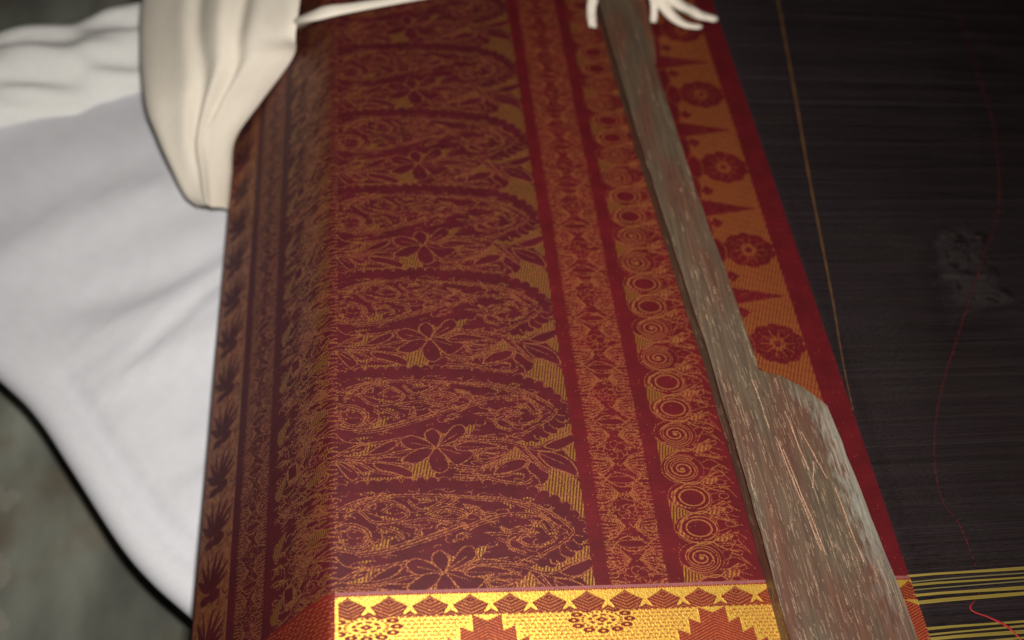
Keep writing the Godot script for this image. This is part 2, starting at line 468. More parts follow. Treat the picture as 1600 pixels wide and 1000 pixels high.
# colour, roughness and metal, and relief of a woven surface, from what lies on top at each pixel
func woven(w: int, h: int, cls: Callable, mm: Callable, is_border: bool) -> ORMMaterial3D:
	var col := PackedByteArray()
	var orm := PackedByteArray()
	var hei := PackedByteArray()
	col.resize(w * h * 3); orm.resize(w * h * 3); hei.resize(w * h)
	var patch := FastNoiseLite.new()
	patch.seed = 5; patch.frequency = 0.02; patch.fractal_octaves = 3
	rng.seed = 3
	var cell := PackedFloat32Array()
	for i in 4096: cell.append(rng.randf())
	for y in h:
		var weft_on := rng.randf_range(0.93, 1.05)
		for x in w:
			var p: Vector2 = mm.call(x, y)
			# threads wander a little, so drawn edges are ragged
			var wx := x if is_border else clampi(x + int(round(1.4 * patch.get_noise_2d(x * 9.0, y * 9.0) + 0.5 * (cell[(x / 2 * 7 + y / 2 * 131) & 4095] - 0.5) * 2.0)), 0, w - 1)
			var c: int = cls.call(wx, y)
			var n := cell[((x / 2) * 37 + (y / 3) * 911) & 4095]
			var g := 0.0
			match c:
				1: g = 0.9 if fposmod(p.x + p.y * 0.22, 2.1) < 0.95 else 0.14
				2: g = 0.95 if fposmod(p.y + p.x * 0.4, 1.15) < 0.62 else 0.34
				8: g = 0.85 if fposmod(p.y * 1.3 + p.x * 0.6, 1.3) < 0.8 else 0.55
				3: g = (0.95 if fposmod(p.x * 0.8 + p.y * 0.35, 2.4) < 1.15 else 0.28) * (1.0 if fposmod(p.y - p.x * 0.35, 6.5) > 1.1 else 0.6) * (1.0 + 0.35 * patch.get_noise_2d(p.x * 6.0, p.y * 6.0))
				4: g = 0.98 if is_border else (0.72 if fposmod(p.x + p.y, 1.6) < 0.85 else 0.25) * (1.0 + 0.5 * patch.get_noise_2d(p.x * 5.0, p.y * 5.0))
				5: g = 0.2
				6: g = 0.6
				7: g = 0.25
			if c == 2 and not is_border: g = g * (1.0 if n > 0.30 else 0.32) * (0.45 + 0.75 * rng.randf())
			elif c > 0: g = clampf(g * (0.66 + 0.5 * n), 0.0, 1.0)
			elif n > 0.9965 or (p.x > 305.0 and p.x < 352.0 and n > 0.94): g = 0.5
			var tone := weft_on * (0.9 + 0.2 * rng.randf()) * (1.0 + 0.12 * patch.get_noise_2d(p.x * 2.0, p.y * 2.0))
			var silk := Color(0.30, 0.062, 0.082)
			if p.x < 158.0: silk = Color(0.258, 0.07, 0.095)
			if c == 5: silk = Color(0.42, 0.24, 0.30)
			var gold := Color(0.78, 0.55, 0.30)
			if p.x > 262.0: gold = Color(0.76, 0.50, 0.24)
			elif c == 1: gold = Color(0.66, 0.52, 0.22)
			if is_border and c in [4, 7]: gold = Color(0.93, 0.76, 0.33)
			elif c == 6: gold = Color(0.86, 0.52, 0.28)
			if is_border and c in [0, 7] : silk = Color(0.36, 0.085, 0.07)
			var m := (silk * tone).lerp(gold, g)
			var i := (y * w + x) * 3
			col[i] = clampi(int(m.r * 255), 0, 255); col[i + 1] = clampi(int(m.g * 255), 0, 255); col[i + 2] = clampi(int(m.b * 255), 0, 255)
			orm[i] = 255; orm[i + 1] = int(lerpf(0.55, 0.42, g) * 255); orm[i + 2] = int(clampf(g * 0.85, 0, 1) * 255)
			hei[y * w + x] = clampi(int(70 + 110 * g + 50 * n), 0, 255)
	var m := ORMMaterial3D.new()
	m.metallic_specular = 0.28
	m.albedo_texture = ImageTexture.create_from_image(Image.create_from_data(w, h, false, Image.FORMAT_RGB8, col))
	m.orm_texture = ImageTexture.create_from_image(Image.create_from_data(w, h, false, Image.FORMAT_RGB8, orm))
	var bump := Image.create_from_data(w, h, false, Image.FORMAT_L8, hei)
	bump.convert(Image.FORMAT_RGBA8)
	bump.bump_map_to_normal_map(1.6)
	m.normal_enabled = true
	m.normal_texture = ImageTexture.create_from_image(bump)
	m.normal_scale = 0.6
	return m

func cloth_material(base: Color, fine := 0.09) -> StandardMaterial3D:
	var m := StandardMaterial3D.new()
	m.albedo_color = Color.WHITE
	m.roughness = 0.95
	m.metallic_specular = 0.25
	var im := Image.create(512, 512, false, Image.FORMAT_RGB8)
	var n := FastNoiseLite.new()
	n.seed = int(base.r * 1000); n.frequency = 0.012; n.fractal_octaves = 4
	rng.seed = 9
	for y in 512:
		for x in 512:
			var t := 1.0 + fine * (rng.randf() - 0.5) + 0.018 * n.get_noise_2d(x, y)
			t *= 0.985 + 0.015 * sin(x * 1.57) * sin(y * 1.57)
			im.set_pixel(x, y, Color(base.r * t, base.g * t, base.b * t))
	m.albedo_texture = ImageTexture.create_from_image(im)
	return m

func wood_material() -> StandardMaterial3D:
	var w := 512
	var h := 2048
	var im := Image.create(w, h, false, Image.FORMAT_RGB8)
	var n := FastNoiseLite.new()
	n.seed = 21; n.frequency = 0.02; n.fractal_octaves = 4
	var b := FastNoiseLite.new()
	b.seed = 8; b.frequency = 0.006; b.fractal_octaves = 2
	rng.seed = 31
	for y in h:
		for x in w:
			var grain := n.get_noise_2d(x * 2.6, y * 0.12)
			var fine := n.get_noise_2d(x * 9.0 + 300, y * 0.5)
			var red := clampf(0.35 + 1.1 * b.get_noise_2d(x * 1.2, y * 0.5), 0, 1)
			var c := Color(0.295, 0.24, 0.185).lerp(Color(0.30, 0.19, 0.14), red)
			var rim := lerpf(360, 415, clampf((y - 1340) / 35.0, 0, 1)) + clampf((y - 1375) / 425.0, 0, 1) * 30.0 - x
			if y > 1300 and rim < 60.0: c = c.lerp(Color(0.43, 0.42, 0.39), clampf((y - 1300 + 60.0 * n.get_noise_2d(x * 4.0, 7.0)) / 90.0, 0, 1) * clampf(1.1 - rim / 48.0 + 1.3 * n.get_noise_2d(x * 3.0, y * 0.9), 0, 1) * clampf((1950 - y) / 300.0, 0, 1) * 0.9)
			c = c * (1.0 + 0.20 * grain + 0.20 * fine + 0.06 * (rng.randf() - 0.5))
			im.set_pixel(x, y, c)
	# pores and pale scratches where the fibres are torn
	for i in 5200:
		var x := rng.randf() * w
		var y := rng.randf() * h
		var near := clampf((y - 500.0) / 900.0, 0.12, 1.0)
		if rng.randf() > near * (0.45 + 0.9 * absf(b.get_noise_2d(x * 2.0 + 900, y * 0.8))): continue
		var long := rng.randi_range(5, 30) if rng.randf() < 0.9 else rng.randi_range(40, 130)
		var lean := rng.randf_range(0.0, 0.09)
		var pale := Color(0.66, 0.53, 0.44).lerp(Color(0.55, 0.50, 0.42), rng.randf())
		if rng.randf() < 0.2: pale = Color(0.17, 0.13, 0.10)
		var thick := rng.randi_range(1, 2)
		for k in long:
			for q in thick:
				var px := int(x + k * lean + q + sin(k * 0.1) * 0.4)
				var py := int(y + k)
				if px >= 0 and px < w and py < h and rng.randf() < 0.85: im.set_pixel(px, py, im.get_pixel(px, py).lerp(pale, 0.75))
	for s in [[230, 1440, 250, 0.16], [243, 1470, 230, 0.17], [330, 1500, 60, -0.5], [318, 1430, 110, 0.36], [372, 1560, 160, 0.1], [205, 1300, 120, 0.12], [285, 1380, 140, 0.15]]:
		for k in s[2]:
			for q in 3:
				if rng.randf() < 0.8: im.set_pixel(clampi(int(s[0] + k * s[3] + q + sin(k * 0.05) * 1.0), 0, w - 1), clampi(s[1] + k, 0, h - 1), Color(0.68, 0.52, 0.43))
	var m := StandardMaterial3D.new()
	m.albedo_texture = ImageTexture.create_from_image(im)
	m.roughness = 0.62
	var hi: Image = im.duplicate()
	hi.convert(Image.FORMAT_RGBA8)
	hi.bump_map_to_normal_map(2.0)
	m.normal_enabled = true
	m.normal_texture = ImageTexture.create_from_image(hi)
	m.normal_scale = 0.5
	return m

func plain(c: Color, rough := 0.8, metal := 0.0) -> StandardMaterial3D:
	var m := StandardMaterial3D.new()
	m.albedo_color = c
	m.roughness = rough
	m.metallic = metal
	return m

# ---------------------------------------------------------------- the cloth's own shape
func cloth_point(s: float, z: float) -> Vector3:           # s in mm along the warp
	var q := s * 0.001
	var turn := 0.012                                       # length of the crease
	var y := 0.0
	var x := q
	var from := 0.178
	if q < 0.0:
		var l := -q
		var a := minf(l / turn, 1.0) * SLOPE
		if l < turn:
			x = -sin(a) * turn / SLOPE
			y = -(1.0 - cos(a)) * turn / SLOPE
		else:
			x = -sin(SLOPE) * turn / SLOPE - cos(SLOPE) * (minf(l, from) - turn)
			y = -(1.0 - cos(SLOPE)) * turn / SLOPE - sin(SLOPE) * (minf(l, from) - turn)
		if l > from:
			var r := 0.011
			var b := (l - from) / r
			x -= r * (sin(SLOPE + b) - sin(SLOPE))
			y += r * (cos(SLOPE + b) - cos(SLOPE))
	y += 0.0007 * sin(z * 31.0 + s * 0.02) * smoothstep(0.0, 0.02, absf(q)) * smoothstep(0.375, 0.34, q)
	return Vector3(x, y, z)

func seam(s: float) -> float:                              # z of the line where brocade meets border
	return -0.1708 + (0.0000235 * s if s > 0.0 else -s * 0.00012)

func phase(s: float, z: float) -> float:                   # how far along the repeats, in repeats
	return (z * 1000.0 + 345.6) / (83.0 + maxf(s, 0.0) / 330.0 * 7.5)

func _ready() -> void:
	var cam := Camera3D.new()
	cam.name = "camera"
	cam.transform = Transform3D(Basis(Vector3(0.98224646, 0.15724935, 0.10229629), Vector3(-0.00163948, 0.55247876, -0.83352536), Vector3(-0.18758786, 0.81855963, 0.54292811)), Vector3(0, 0.55, 0))
	cam.near = 0.02
	cam.far = 20.0
	cam.fov = 38.47
	var lens := CameraAttributesPhysical.new()
	lens.frustum_focal_length = 34.39
	lens.frustum_focus_distance = 0.60
	lens.exposure_aperture = 3.2
	lens.frustum_near = 0.02
	lens.frustum_far = 20.0
	cam.attributes = lens
	add_child(cam)
	cam.current = true
	var env := Environment.new()
	env.background_mode = Environment.BG_COLOR
	env.background_color = Color(0.16, 0.15, 0.14)
	env.tonemap_mode = Environment.TONE_MAPPER_LINEAR
	env.tonemap_exposure = 1.0
	env.sdfgi_enabled = true
	env.ssao_enabled = true
	env.ssil_enabled = true
	var we := WorldEnvironment.new()
	we.name = "world"
	we.environment = env
	add_child(we)
	# the flash on the camera: above the lens and a little to its right
	var flash := AreaLight3D.new()
	flash.name = "camera_flash"
	flash.area_size = Vector2(0.05, 0.03)
	flash.transform = Transform3D(cam.transform.basis, Vector3(0.030, 0.592, -0.058))
	flash.light_energy = 0.97
	flash.light_color = Color(1.0, 0.97, 0.93)
	flash.area_range = 6.0
	flash.shadow_enabled = true
	add_child(flash)

	build_floor()
	build_warp()
	build_cloth()
	build_person()
	build_beige_cloth()
	build_batten()
	build_small()

func build_floor() -> void:
	var im := Image.create(512, 512, false, Image.FORMAT_RGB8)
	var n := FastNoiseLite.new()
	n.seed = 4; n.frequency = 0.011; n.fractal_octaves = 5
	for y in 512:
		for x in 512:
			var t := n.get_noise_2d(x * 1.6, y * 0.7)
			var u := n.get_noise_2d(x + 700, y)
			var c := Color(0.37, 0.38, 0.35) * (1.0 + 0.55 * t)
			c = c.lerp(Color(0.33, 0.27, 0.21), clampf(1.5 * u, 0, 1))
			if n.get_noise_2d(x * 0.8 + 90, y * 0.8 + 400) > 0.40: c = c.lerp(Color(0.52, 0.50, 0.46), 0.4)
			im.set_pixel(x, y, c)
	var m := plain(Color.WHITE, 0.9)
	m.albedo_texture = ImageTexture.create_from_image(im)
	m.uv1_scale = Vector3(5, 5, 5)
	var f := put("floor", grid_mesh(8, 8, func(u: float, v: float) -> Vector3: return Vector3(lerpf(-3, 3, u), -0.31, lerpf(3, -3, v)), func(u: float, v: float) -> Vector2: return Vector2(u, v)), m)
	tag(f, "dark stained grey floor below the loom at lower left", "", "", "structure")

func build_warp() -> void:
	var verts := PackedVector3Array()
	var norms := PackedVector3Array()
	var cols := PackedColorArray()
	var idx := PackedInt32Array()
	rng.seed = 77
	var slow := FastNoiseLite.new()
	slow.seed = 6; slow.frequency = 0.05
	for sheet in 2:
		var count := 1850 if sheet == 0 else 1550
		for i in count:
			var z := lerpf(-0.07, -0.93, (i + rng.randf_range(-0.3, 0.3)) / count)
			var far := lerpf(0.018, 0.024, rng.randf()) if sheet == 0 else -0.085 + rng.randf() * 0.01
			var drift := rng.randf_range(-0.0012, 0.0012) + (0.010 if sheet else 0.0)
			var r := 0.00017 if sheet == 0 else 0.00019
			var lum := 0.019 * exp(rng.randf_range(-0.3, 0.3)) * (1.0 + 0.3 * slow.get_noise_1d(i))
			if rng.randf() < 0.015: lum *= 2.0
			var c := Color(lum * 1.28, lum * 0.9, lum * 1.02)
			var ends := [Vector3(0.3722, -0.0009, z), Vector3(0.62, far * 0.42, z + drift * 0.4), Vector3(1.0, far, z + drift)]
			var first := verts.size()
			for e in ends:
				for k in 3:
					var f := TAU * k / 3.0 + 0.5
					var d := Vector3(0, sin(f), cos(f))
					verts.append(e + d * r); norms.append(d); cols.append(c)
			for seg in 2:
				for k in 3:
					var a := first + seg * 3 + k
					var b := first + seg * 3 + (k + 1) % 3
					for q in [a, b, a + 3, b, b + 3, a + 3]: idx.append(q)
	var arr := []
	arr.resize(Mesh.ARRAY_MAX)
	arr[Mesh.ARRAY_VERTEX] = verts; arr[Mesh.ARRAY_NORMAL] = norms; arr[Mesh.ARRAY_COLOR] = cols; arr[Mesh.ARRAY_INDEX] = idx
	var am := ArrayMesh.new()
	am.add_surface_from_arrays(Mesh.PRIMITIVE_TRIANGLES, arr)
	var m := plain(Color.WHITE, 0.55)
	m.metallic_specular = 0.3
	m.vertex_color_use_as_albedo = true
	var o := put("black_warp", am, m)
	tag(o, "sheet of fine black silk warp threads stretched to the right of the woven edge", "warp threads", "", "stuff")

func build_cloth() -> void:
	var v := draw_brocade()
	var cls := func(x: int, y: int) -> int: return v.a[(y % 340) * 2048 + x]
	var mm := func(x: int, y: int) -> Vector2: return Vector2(S0 + x / 2048.0 * (S1 - S0), y * 0.25)
	var brocade := woven(2048, 1020, cls, mm, false)
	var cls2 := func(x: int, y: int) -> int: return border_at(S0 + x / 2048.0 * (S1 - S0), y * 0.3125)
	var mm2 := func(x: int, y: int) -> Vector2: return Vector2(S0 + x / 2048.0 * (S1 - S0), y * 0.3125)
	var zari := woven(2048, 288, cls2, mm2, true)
	# columns along the warp: fine at the crease and on the roll
	var cols := []
	for i in 12: cols.append(lerpf(S0, -178, i / 12.0))
	for i in 10: cols.append(lerpf(-178, -5, i / 10.0))
	for i in 9: cols.append(lerpf(-5, 0, i / 8.0))
	for i in range(1, 25): cols.append(lerpf(0, S1, i / 24.0))
	var nu := cols.size() - 1
	var t := thing("woven_saree", "maroon silk saree length with gold paisley brocade stretched over the loom", "saree cloth")
	var far := -1.0
	put("brocade_panel", grid_mesh(nu, 60, func(a: float, b: float) -> Vector3:
		var s: float = cols[roundi(a * nu)]
		return cloth_point(s, lerpf(seam(s), far, b)), func(a: float, b: float) -> Vector2:
		var s: float = cols[roundi(a * nu)]
		return Vector2((s - S0) / (S1 - S0), phase(s, lerpf(seam(s), far, b)) / 3.0)), brocade, t)
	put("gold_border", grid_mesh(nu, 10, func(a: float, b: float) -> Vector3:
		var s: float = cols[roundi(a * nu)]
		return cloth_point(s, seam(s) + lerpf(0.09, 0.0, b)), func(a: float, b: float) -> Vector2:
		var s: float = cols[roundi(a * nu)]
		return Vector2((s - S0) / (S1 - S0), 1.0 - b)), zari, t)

func build_person() -> void:
	var white := cloth_material(Color(0.80, 0.81, 0.84), 0.05)
	var t := thing("person", "seated weaver in a white dhoti, only the draped lap showing", "person")
	var edge := spline([Vector3(-0.75, 0, -0.86), Vector3(-0.52, 0, -0.64), Vector3(-0.37, 0, -0.51), Vector3(-0.287, 0, -0.436), Vector3(-0.255, 0, -0.402), Vector3(-0.222, 0, -0.355), Vector3(-0.176, 0, -0.288), Vector3(-0.147, 0, -0.254), Vector3(-0.112, 0, -0.222), Vector3(-0.06, 0, -0.175), Vector3(0.03, 0, -0.09)], 8)
	var ne := edge.size() - 1
	var folds := FastNoiseLite.new()
	folds.seed = 14; folds.frequency = 3.2; folds.fractal_octaves = 2
	var lap := func(u: float, v: float) -> Vector3:
		var e: Vector3 = edge[roundi(u * ne)]
		var d := -0.35 + v * v * 0.55 + v * 0.35 if v < 0.5 else lerpf(-0.0375, 0.62, (v - 0.5) * 2.0)
		d = lerpf(-0.03, 0.0, v / 0.25) if v < 0.25 else lerpf(0.0, 0.62, pow((v - 0.25) / 0.75, 1.7))
		var inward := Vector3(0.72, 0, -0.69)
		var p := e + inward * maxf(d, 0.0)
		var y := -0.20
		var r := 0.016
		if d < 0.0:
			y -= r + (-d) * 4.0
			p += inward * (-d * 0.9 + 0.004 * sin(u * 60.0) * -d * 10.0)
		elif d < r:
			y -= r - sqrt(maxf(0.0, r * r - (r - d) * (r - d)))
		if d > -0.001:
			y -= 0.006 * exp(-pow((d - 0.034) / 0.009, 2.0)) * smoothstep(0.30, 0.45, u) * smoothstep(0.85, 0.7, u)
			y += 0.03 * smoothstep(0.0, 0.22, d) - 0.05 * smoothstep(0.3, 0.6, d)
			var w := p.x * 0.55 + p.z * 1.0
			y += 0.010 * smoothstep(0.02, 0.1, d) * folds.get_noise_2d(w * 2.3, (p.x - p.z * 0.4) * 0.35)
			for q in [[-0.47, 0.006, 0.012], [-0.56, 0.005, 0.009], [-0.66, 0.006, 0.016], [-0.73, 0.005, 0.010]]:
				y -= q[1] * exp(-pow((w + 0.05 * sin(p.x * 9.0 + q[0] * 20.0) - q[0]) / q[2], 2.0)) * smoothstep(0.05, 0.12, d) * (0.5 + 0.5 * sin(p.x * 14.0 + q[0] * 40.0))
			y += 0.0022 * smoothstep(0.02, 0.08, d) * folds.get_noise_2d(w * 11.0 + 5.0, p.x * 2.0)
		y -= 0.4 * smoothstep(0.0, 0.12, -(p.z + 0.83) - (p.x + 0.37) * 0.4) * smoothstep(-0.1, -0.2, p.x)
		return Vector3(p.x, y, p.z)
	put("dhoti", grid_mesh(ne, 64, lap, func(u: float, v: float) -> Vector2: return Vector2(u * 9.0, v * 6.0)), white, t)
	var low := spline([Vector3(-0.60, 0, -0.66), Vector3(-0.42, 0, -0.672), Vector3(-0.345, 0, -0.705), Vector3(-0.297, 0, -0.722), Vector3(-0.258, 0, -0.731), Vector3(-0.236, 0, -0.75), Vector3(-0.20, 0, -0.77), Vector3(-0.12, 0, -0.80)], 10)
	var nl := low.size() - 1
	var upper := func(u: float, v: float) -> Vector3:
		var e: Vector3 = low[roundi(u * nl)]
		var d := pow(v, 1.5) * 0.17
		var p := e + Vector3(-0.25, 0, -0.97) * d
		var y := -0.178 + 0.028 * sqrt(clampf(d / 0.03, 0.0, 1.0)) - 0.14 * smoothstep(0.11, 0.17, d)
		y += 0.008 * sin(d * 95.0 + u * 3.0) * smoothstep(0.01, 0.04, d) + 0.010 * folds.get_noise_2d(p.x * 1.6, p.z * 5.0)
		return Vector3(p.x, y, p.z)
	put("upper_fold", grid_mesh(nl, 26, upper, func(u: float, v: float) -> Vector2: return Vector2(u * 5.0, v * 2.0)), cloth_material(Color(0.89, 0.895, 0.89), 0.05), t)
	var hem := []
	for i in nl + 1:
		if low[i].x < -0.292 or low[i].x > -0.238: continue
		hem.append(upper.call(float(i) / nl, 0.0) + Vector3(0, 0.0008 + 0.0006 * sin(i * 0.37), 0.0016))
	put("red_edging", tube_mesh(hem, func(_v: float) -> float: return 0.0016, 0.6, 6), plain(Color(0.66, 0.36, 0.38), 0.9), t)

func build_beige_cloth() -> void:
	var mat := cloth_material(Color(0.86, 0.835, 0.785), 0.06)
	var t := thing("beige_cloth", "beige cotton cloth hanging in a pointed fold over the rolled saree", "cloth")
	var l := spline([Vector3(-0.1982, -0.0850, -0.8784), Vector3(-0.1954, -0.1000, -0.7806), Vector3(-0.1829, -0.1080, -0.6939), Vector3(-0.1697, -0.1160, -0.6558), Vector3(-0.1561, -0.1260, -0.6257), Vector3(-0.1418, -0.1360, -0.5984), Vector3(-0.1301, -0.1400, -0.5897)], 10)
	var r := spline([Vector3(-0.0305, 0.0, -0.7782), Vector3(-0.0377, -0.015, -0.6934), Vector3(-0.0416, -0.045, -0.6921), Vector3(-0.0734, -0.09, -0.6777), Vector3(-0.0971, -0.115, -0.6529), Vector3(-0.1004, -0.133, -0.6232), Vector3(-0.102, -0.144, -0.589)], 10)
	var n := l.size() - 1
	var at := func(u: float, v: float) -> Vector3:
		var i := clampi(roundi(v * n), 0, n)
		var a: Vector3 = l[i]
		var b: Vector3 = r[i]
		var p := a.lerp(b, u)
		var lift := sin(u * PI) * 0.012
		var shrink := (1.0 - v * 0.55) * smoothstep(0.95, 0.45, v)
		lift -= 0.011 * shrink * exp(-pow((u - 0.40 - 0.04 * v) / 0.06, 2.0))
		lift -= 0.014 * shrink * exp(-pow((u - (0.70 - 0.22 * v)) / 0.06, 2.0)) * smoothstep(0.95, 0.5, v)
		lift += 0.006 * exp(-pow((u - 0.58 + 0.1 * v) / 0.07, 2.0))
		lift += 0.0018 * smoothstep(0.9, 0.4, v) * sin(u * 19.0 + v * 4.0) * sin(u * PI)
		# the rim turns down like a folded edge
		lift -= 0.005 * (exp(-u / 0.02) + exp(-(1.0 - u) / 0.02) + exp(-(1.0 - v) / 0.02))
		p += Vector3(0.0, 0.0, 0.010) * (1.0 - absf(u * 2.0 - 1.0)) * smoothstep(0.8, 1.0, v)
		return p + Vector3(-0.12, 0.95, 0.1) * lift
	put("hanging_fold", grid_mesh(48, n, at, func(u: float, v: float) -> Vector2: return Vector2(u * 2.0, v * 3.0)), mat, t)
	var band := spline([Vector3(-0.0541, -0.0700, -0.7540), Vector3(-0.0385, -0.0350, -0.7216), Vector3(-0.0238, -0.0040, -0.6942), Vector3(-0.0068, 0.0090, -0.6874), Vector3(0.0163, 0.0100, -0.6945), Vector3(0.0750, 0.0070, -0.7199), Vector3(0.1273, 0.0050, -0.7413)], 8)
	put("long_edge", tube_mesh(band, func(v: float) -> float: return lerpf(0.0105, 0.0045, smoothstep(0.1, 0.85, v)) * sqrt(clampf(v / 0.03, 0.2, 1.0)), 0.5, 14, 0.05), mat, t)
	var rod := spline([Vector3(-0.16, 0.03, -0.715), Vector3(-0.06, 0.03, -0.709), Vector3(0.004, 0.03, -0.7015), Vector3(0.012, 0.03, -0.7005)], 8)
	var o := put("wooden_rod", tube_mesh(rod, func(v: float) -> float: return 0.009 * sqrt(clampf((1.0 - v) / 0.08, 0.0, 1.0)), 1.0, 14), plain(Color(0.36, 0.19, 0.11), 0.6))
	tag(o, "brown rod end at the top edge, lying above the beige cloth", "rod")

func build_batten() -> void:
	var wood := wood_material()
	var t := thing("wooden_batten", "worn grey brown wooden batten with a stepped corner lying across the cloth", "wooden batten")
	var left := [Vector2(0.243, -1.0), Vector2(0.2455, -0.74), Vector2(0.248, -0.66), Vector2(0.252, -0.55), Vector2(0.2595, -0.42), Vector2(0.2655, -0.325), Vector2(0.2690, -0.236), Vector2(0.2705, -0.167), Vector2(0.2715, -0.10), Vector2(0.272, 0.02)]
	var right := [Vector2(0.272, -1.0), Vector2(0.2745, -0.735), Vector2(0.2765, -0.65), Vector2(0.2785, -0.588), Vector2(0.2815, -0.512), Vector2(0.285, -0.443), Vector2(0.2905, -0.369), Vector2(0.2930, -0.307), Vector2(0.2985, -0.3035), Vector2(0.310, -0.300), Vector2(0.3235, -0.291), Vector2(0.3365, -0.277), Vector2(0.3385, -0.251), Vector2(0.3405, -0.216), Vector2(0.343, -0.173), Vector2(0.3455, -0.14), Vector2(0.347, -0.10), Vector2(0.349, 0.02)]
	put("blade", slab(left, right, 0.001, 0.021), wood, t)
	var sl := [Vector2(0.2735, -0.78), Vector2(0.2752, -0.735), Vector2(0.2772, -0.66), Vector2(0.2782, -0.638)]
	var sr := [Vector2(0.2870, -0.78), Vector2(0.2868, -0.735), Vector2(0.2835, -0.66), Vector2(0.2795, -0.632)]
	var sliver: StandardMaterial3D = wood.duplicate()
	sliver.albedo_color = Color(1.15, 0.98, 0.9)
	put("split_sliver", slab(sl, sr, 0.004, 0.0195), sliver, t)

# a flat board between two edge lines, its rims rounded off
func slab(left: Array, right: Array, low: float, high: float) -> ArrayMesh:
	var ring := []
	for p in left: ring.append(p)
	for i in range(right.size() - 1, -1, -1): ring.append(right[i])
	var fine := []
	rng.seed = 15
	for i in ring.size():
		var a: Vector2 = ring[i]
		var b: Vector2 = ring[(i + 1) % ring.size()]
		var n := maxi(1, roundi(a.distance_to(b) / 0.012))
		for k in n:
			var q := a.lerp(b, float(k) / n)
			fine.append(q + Vector2(rng.randf_range(-1, 1), rng.randf_range(-1, 1)) * 0.0004)
	var st := SurfaceTool.new()
	st.begin(Mesh.PRIMITIVE_TRIANGLES)
	var m := fine.size()
	var middle := Vector2.ZERO
	var levels := [[low, 0.0], [lerpf(low, high, 0.70), 0.0], [lerpf(low, high, 0.90), 0.0013], [high, 0.0042]]
	var rows := []
	for lv in levels:
		var row := []
		for i in m:
			var d: Vector2 = (fine[(i + 2) % m] - fine[(i - 2 + m) % m]).normalized()
			var inn := Vector2(-d.y, d.x)
			var at: Vector2 = fine[i] + inn * float(lv[1])
			row.append(Vector3(at.x, lv[0] + (rng.randf_range(-0.0003, 0.0003) if lv[1] > 0.0 else 0.0), at.y))
		rows.append(row)
	var uv := func(p: Vector3) -> Vector2: return Vector2((p.x - 0.243 + (0.021 - p.y) * 0.5) / 0.115, (p.z + 0.72) / 0.66)
	st.set_smooth_group(0)
	for j in rows.size() - 1:
		for i in m:
			var k := (i + 1) % m
			for p in [rows[j][i], rows[j + 1][i], rows[j][k], rows[j][k], rows[j + 1][i], rows[j + 1][k]]:
				st.set_uv(uv.call(p)); st.add_vertex(p)
	var flat := PackedVector2Array()
	for p in rows[-1]: flat.append(Vector2(p.x, p.z))
	st.set_smooth_group(1)
	for i in Geometry2D.triangulate_polygon(flat):
		st.set_uv(uv.call(rows[-1][i])); st.add_vertex(rows[-1][i])
	st.generate_normals()
	st.index()
	return st.commit()

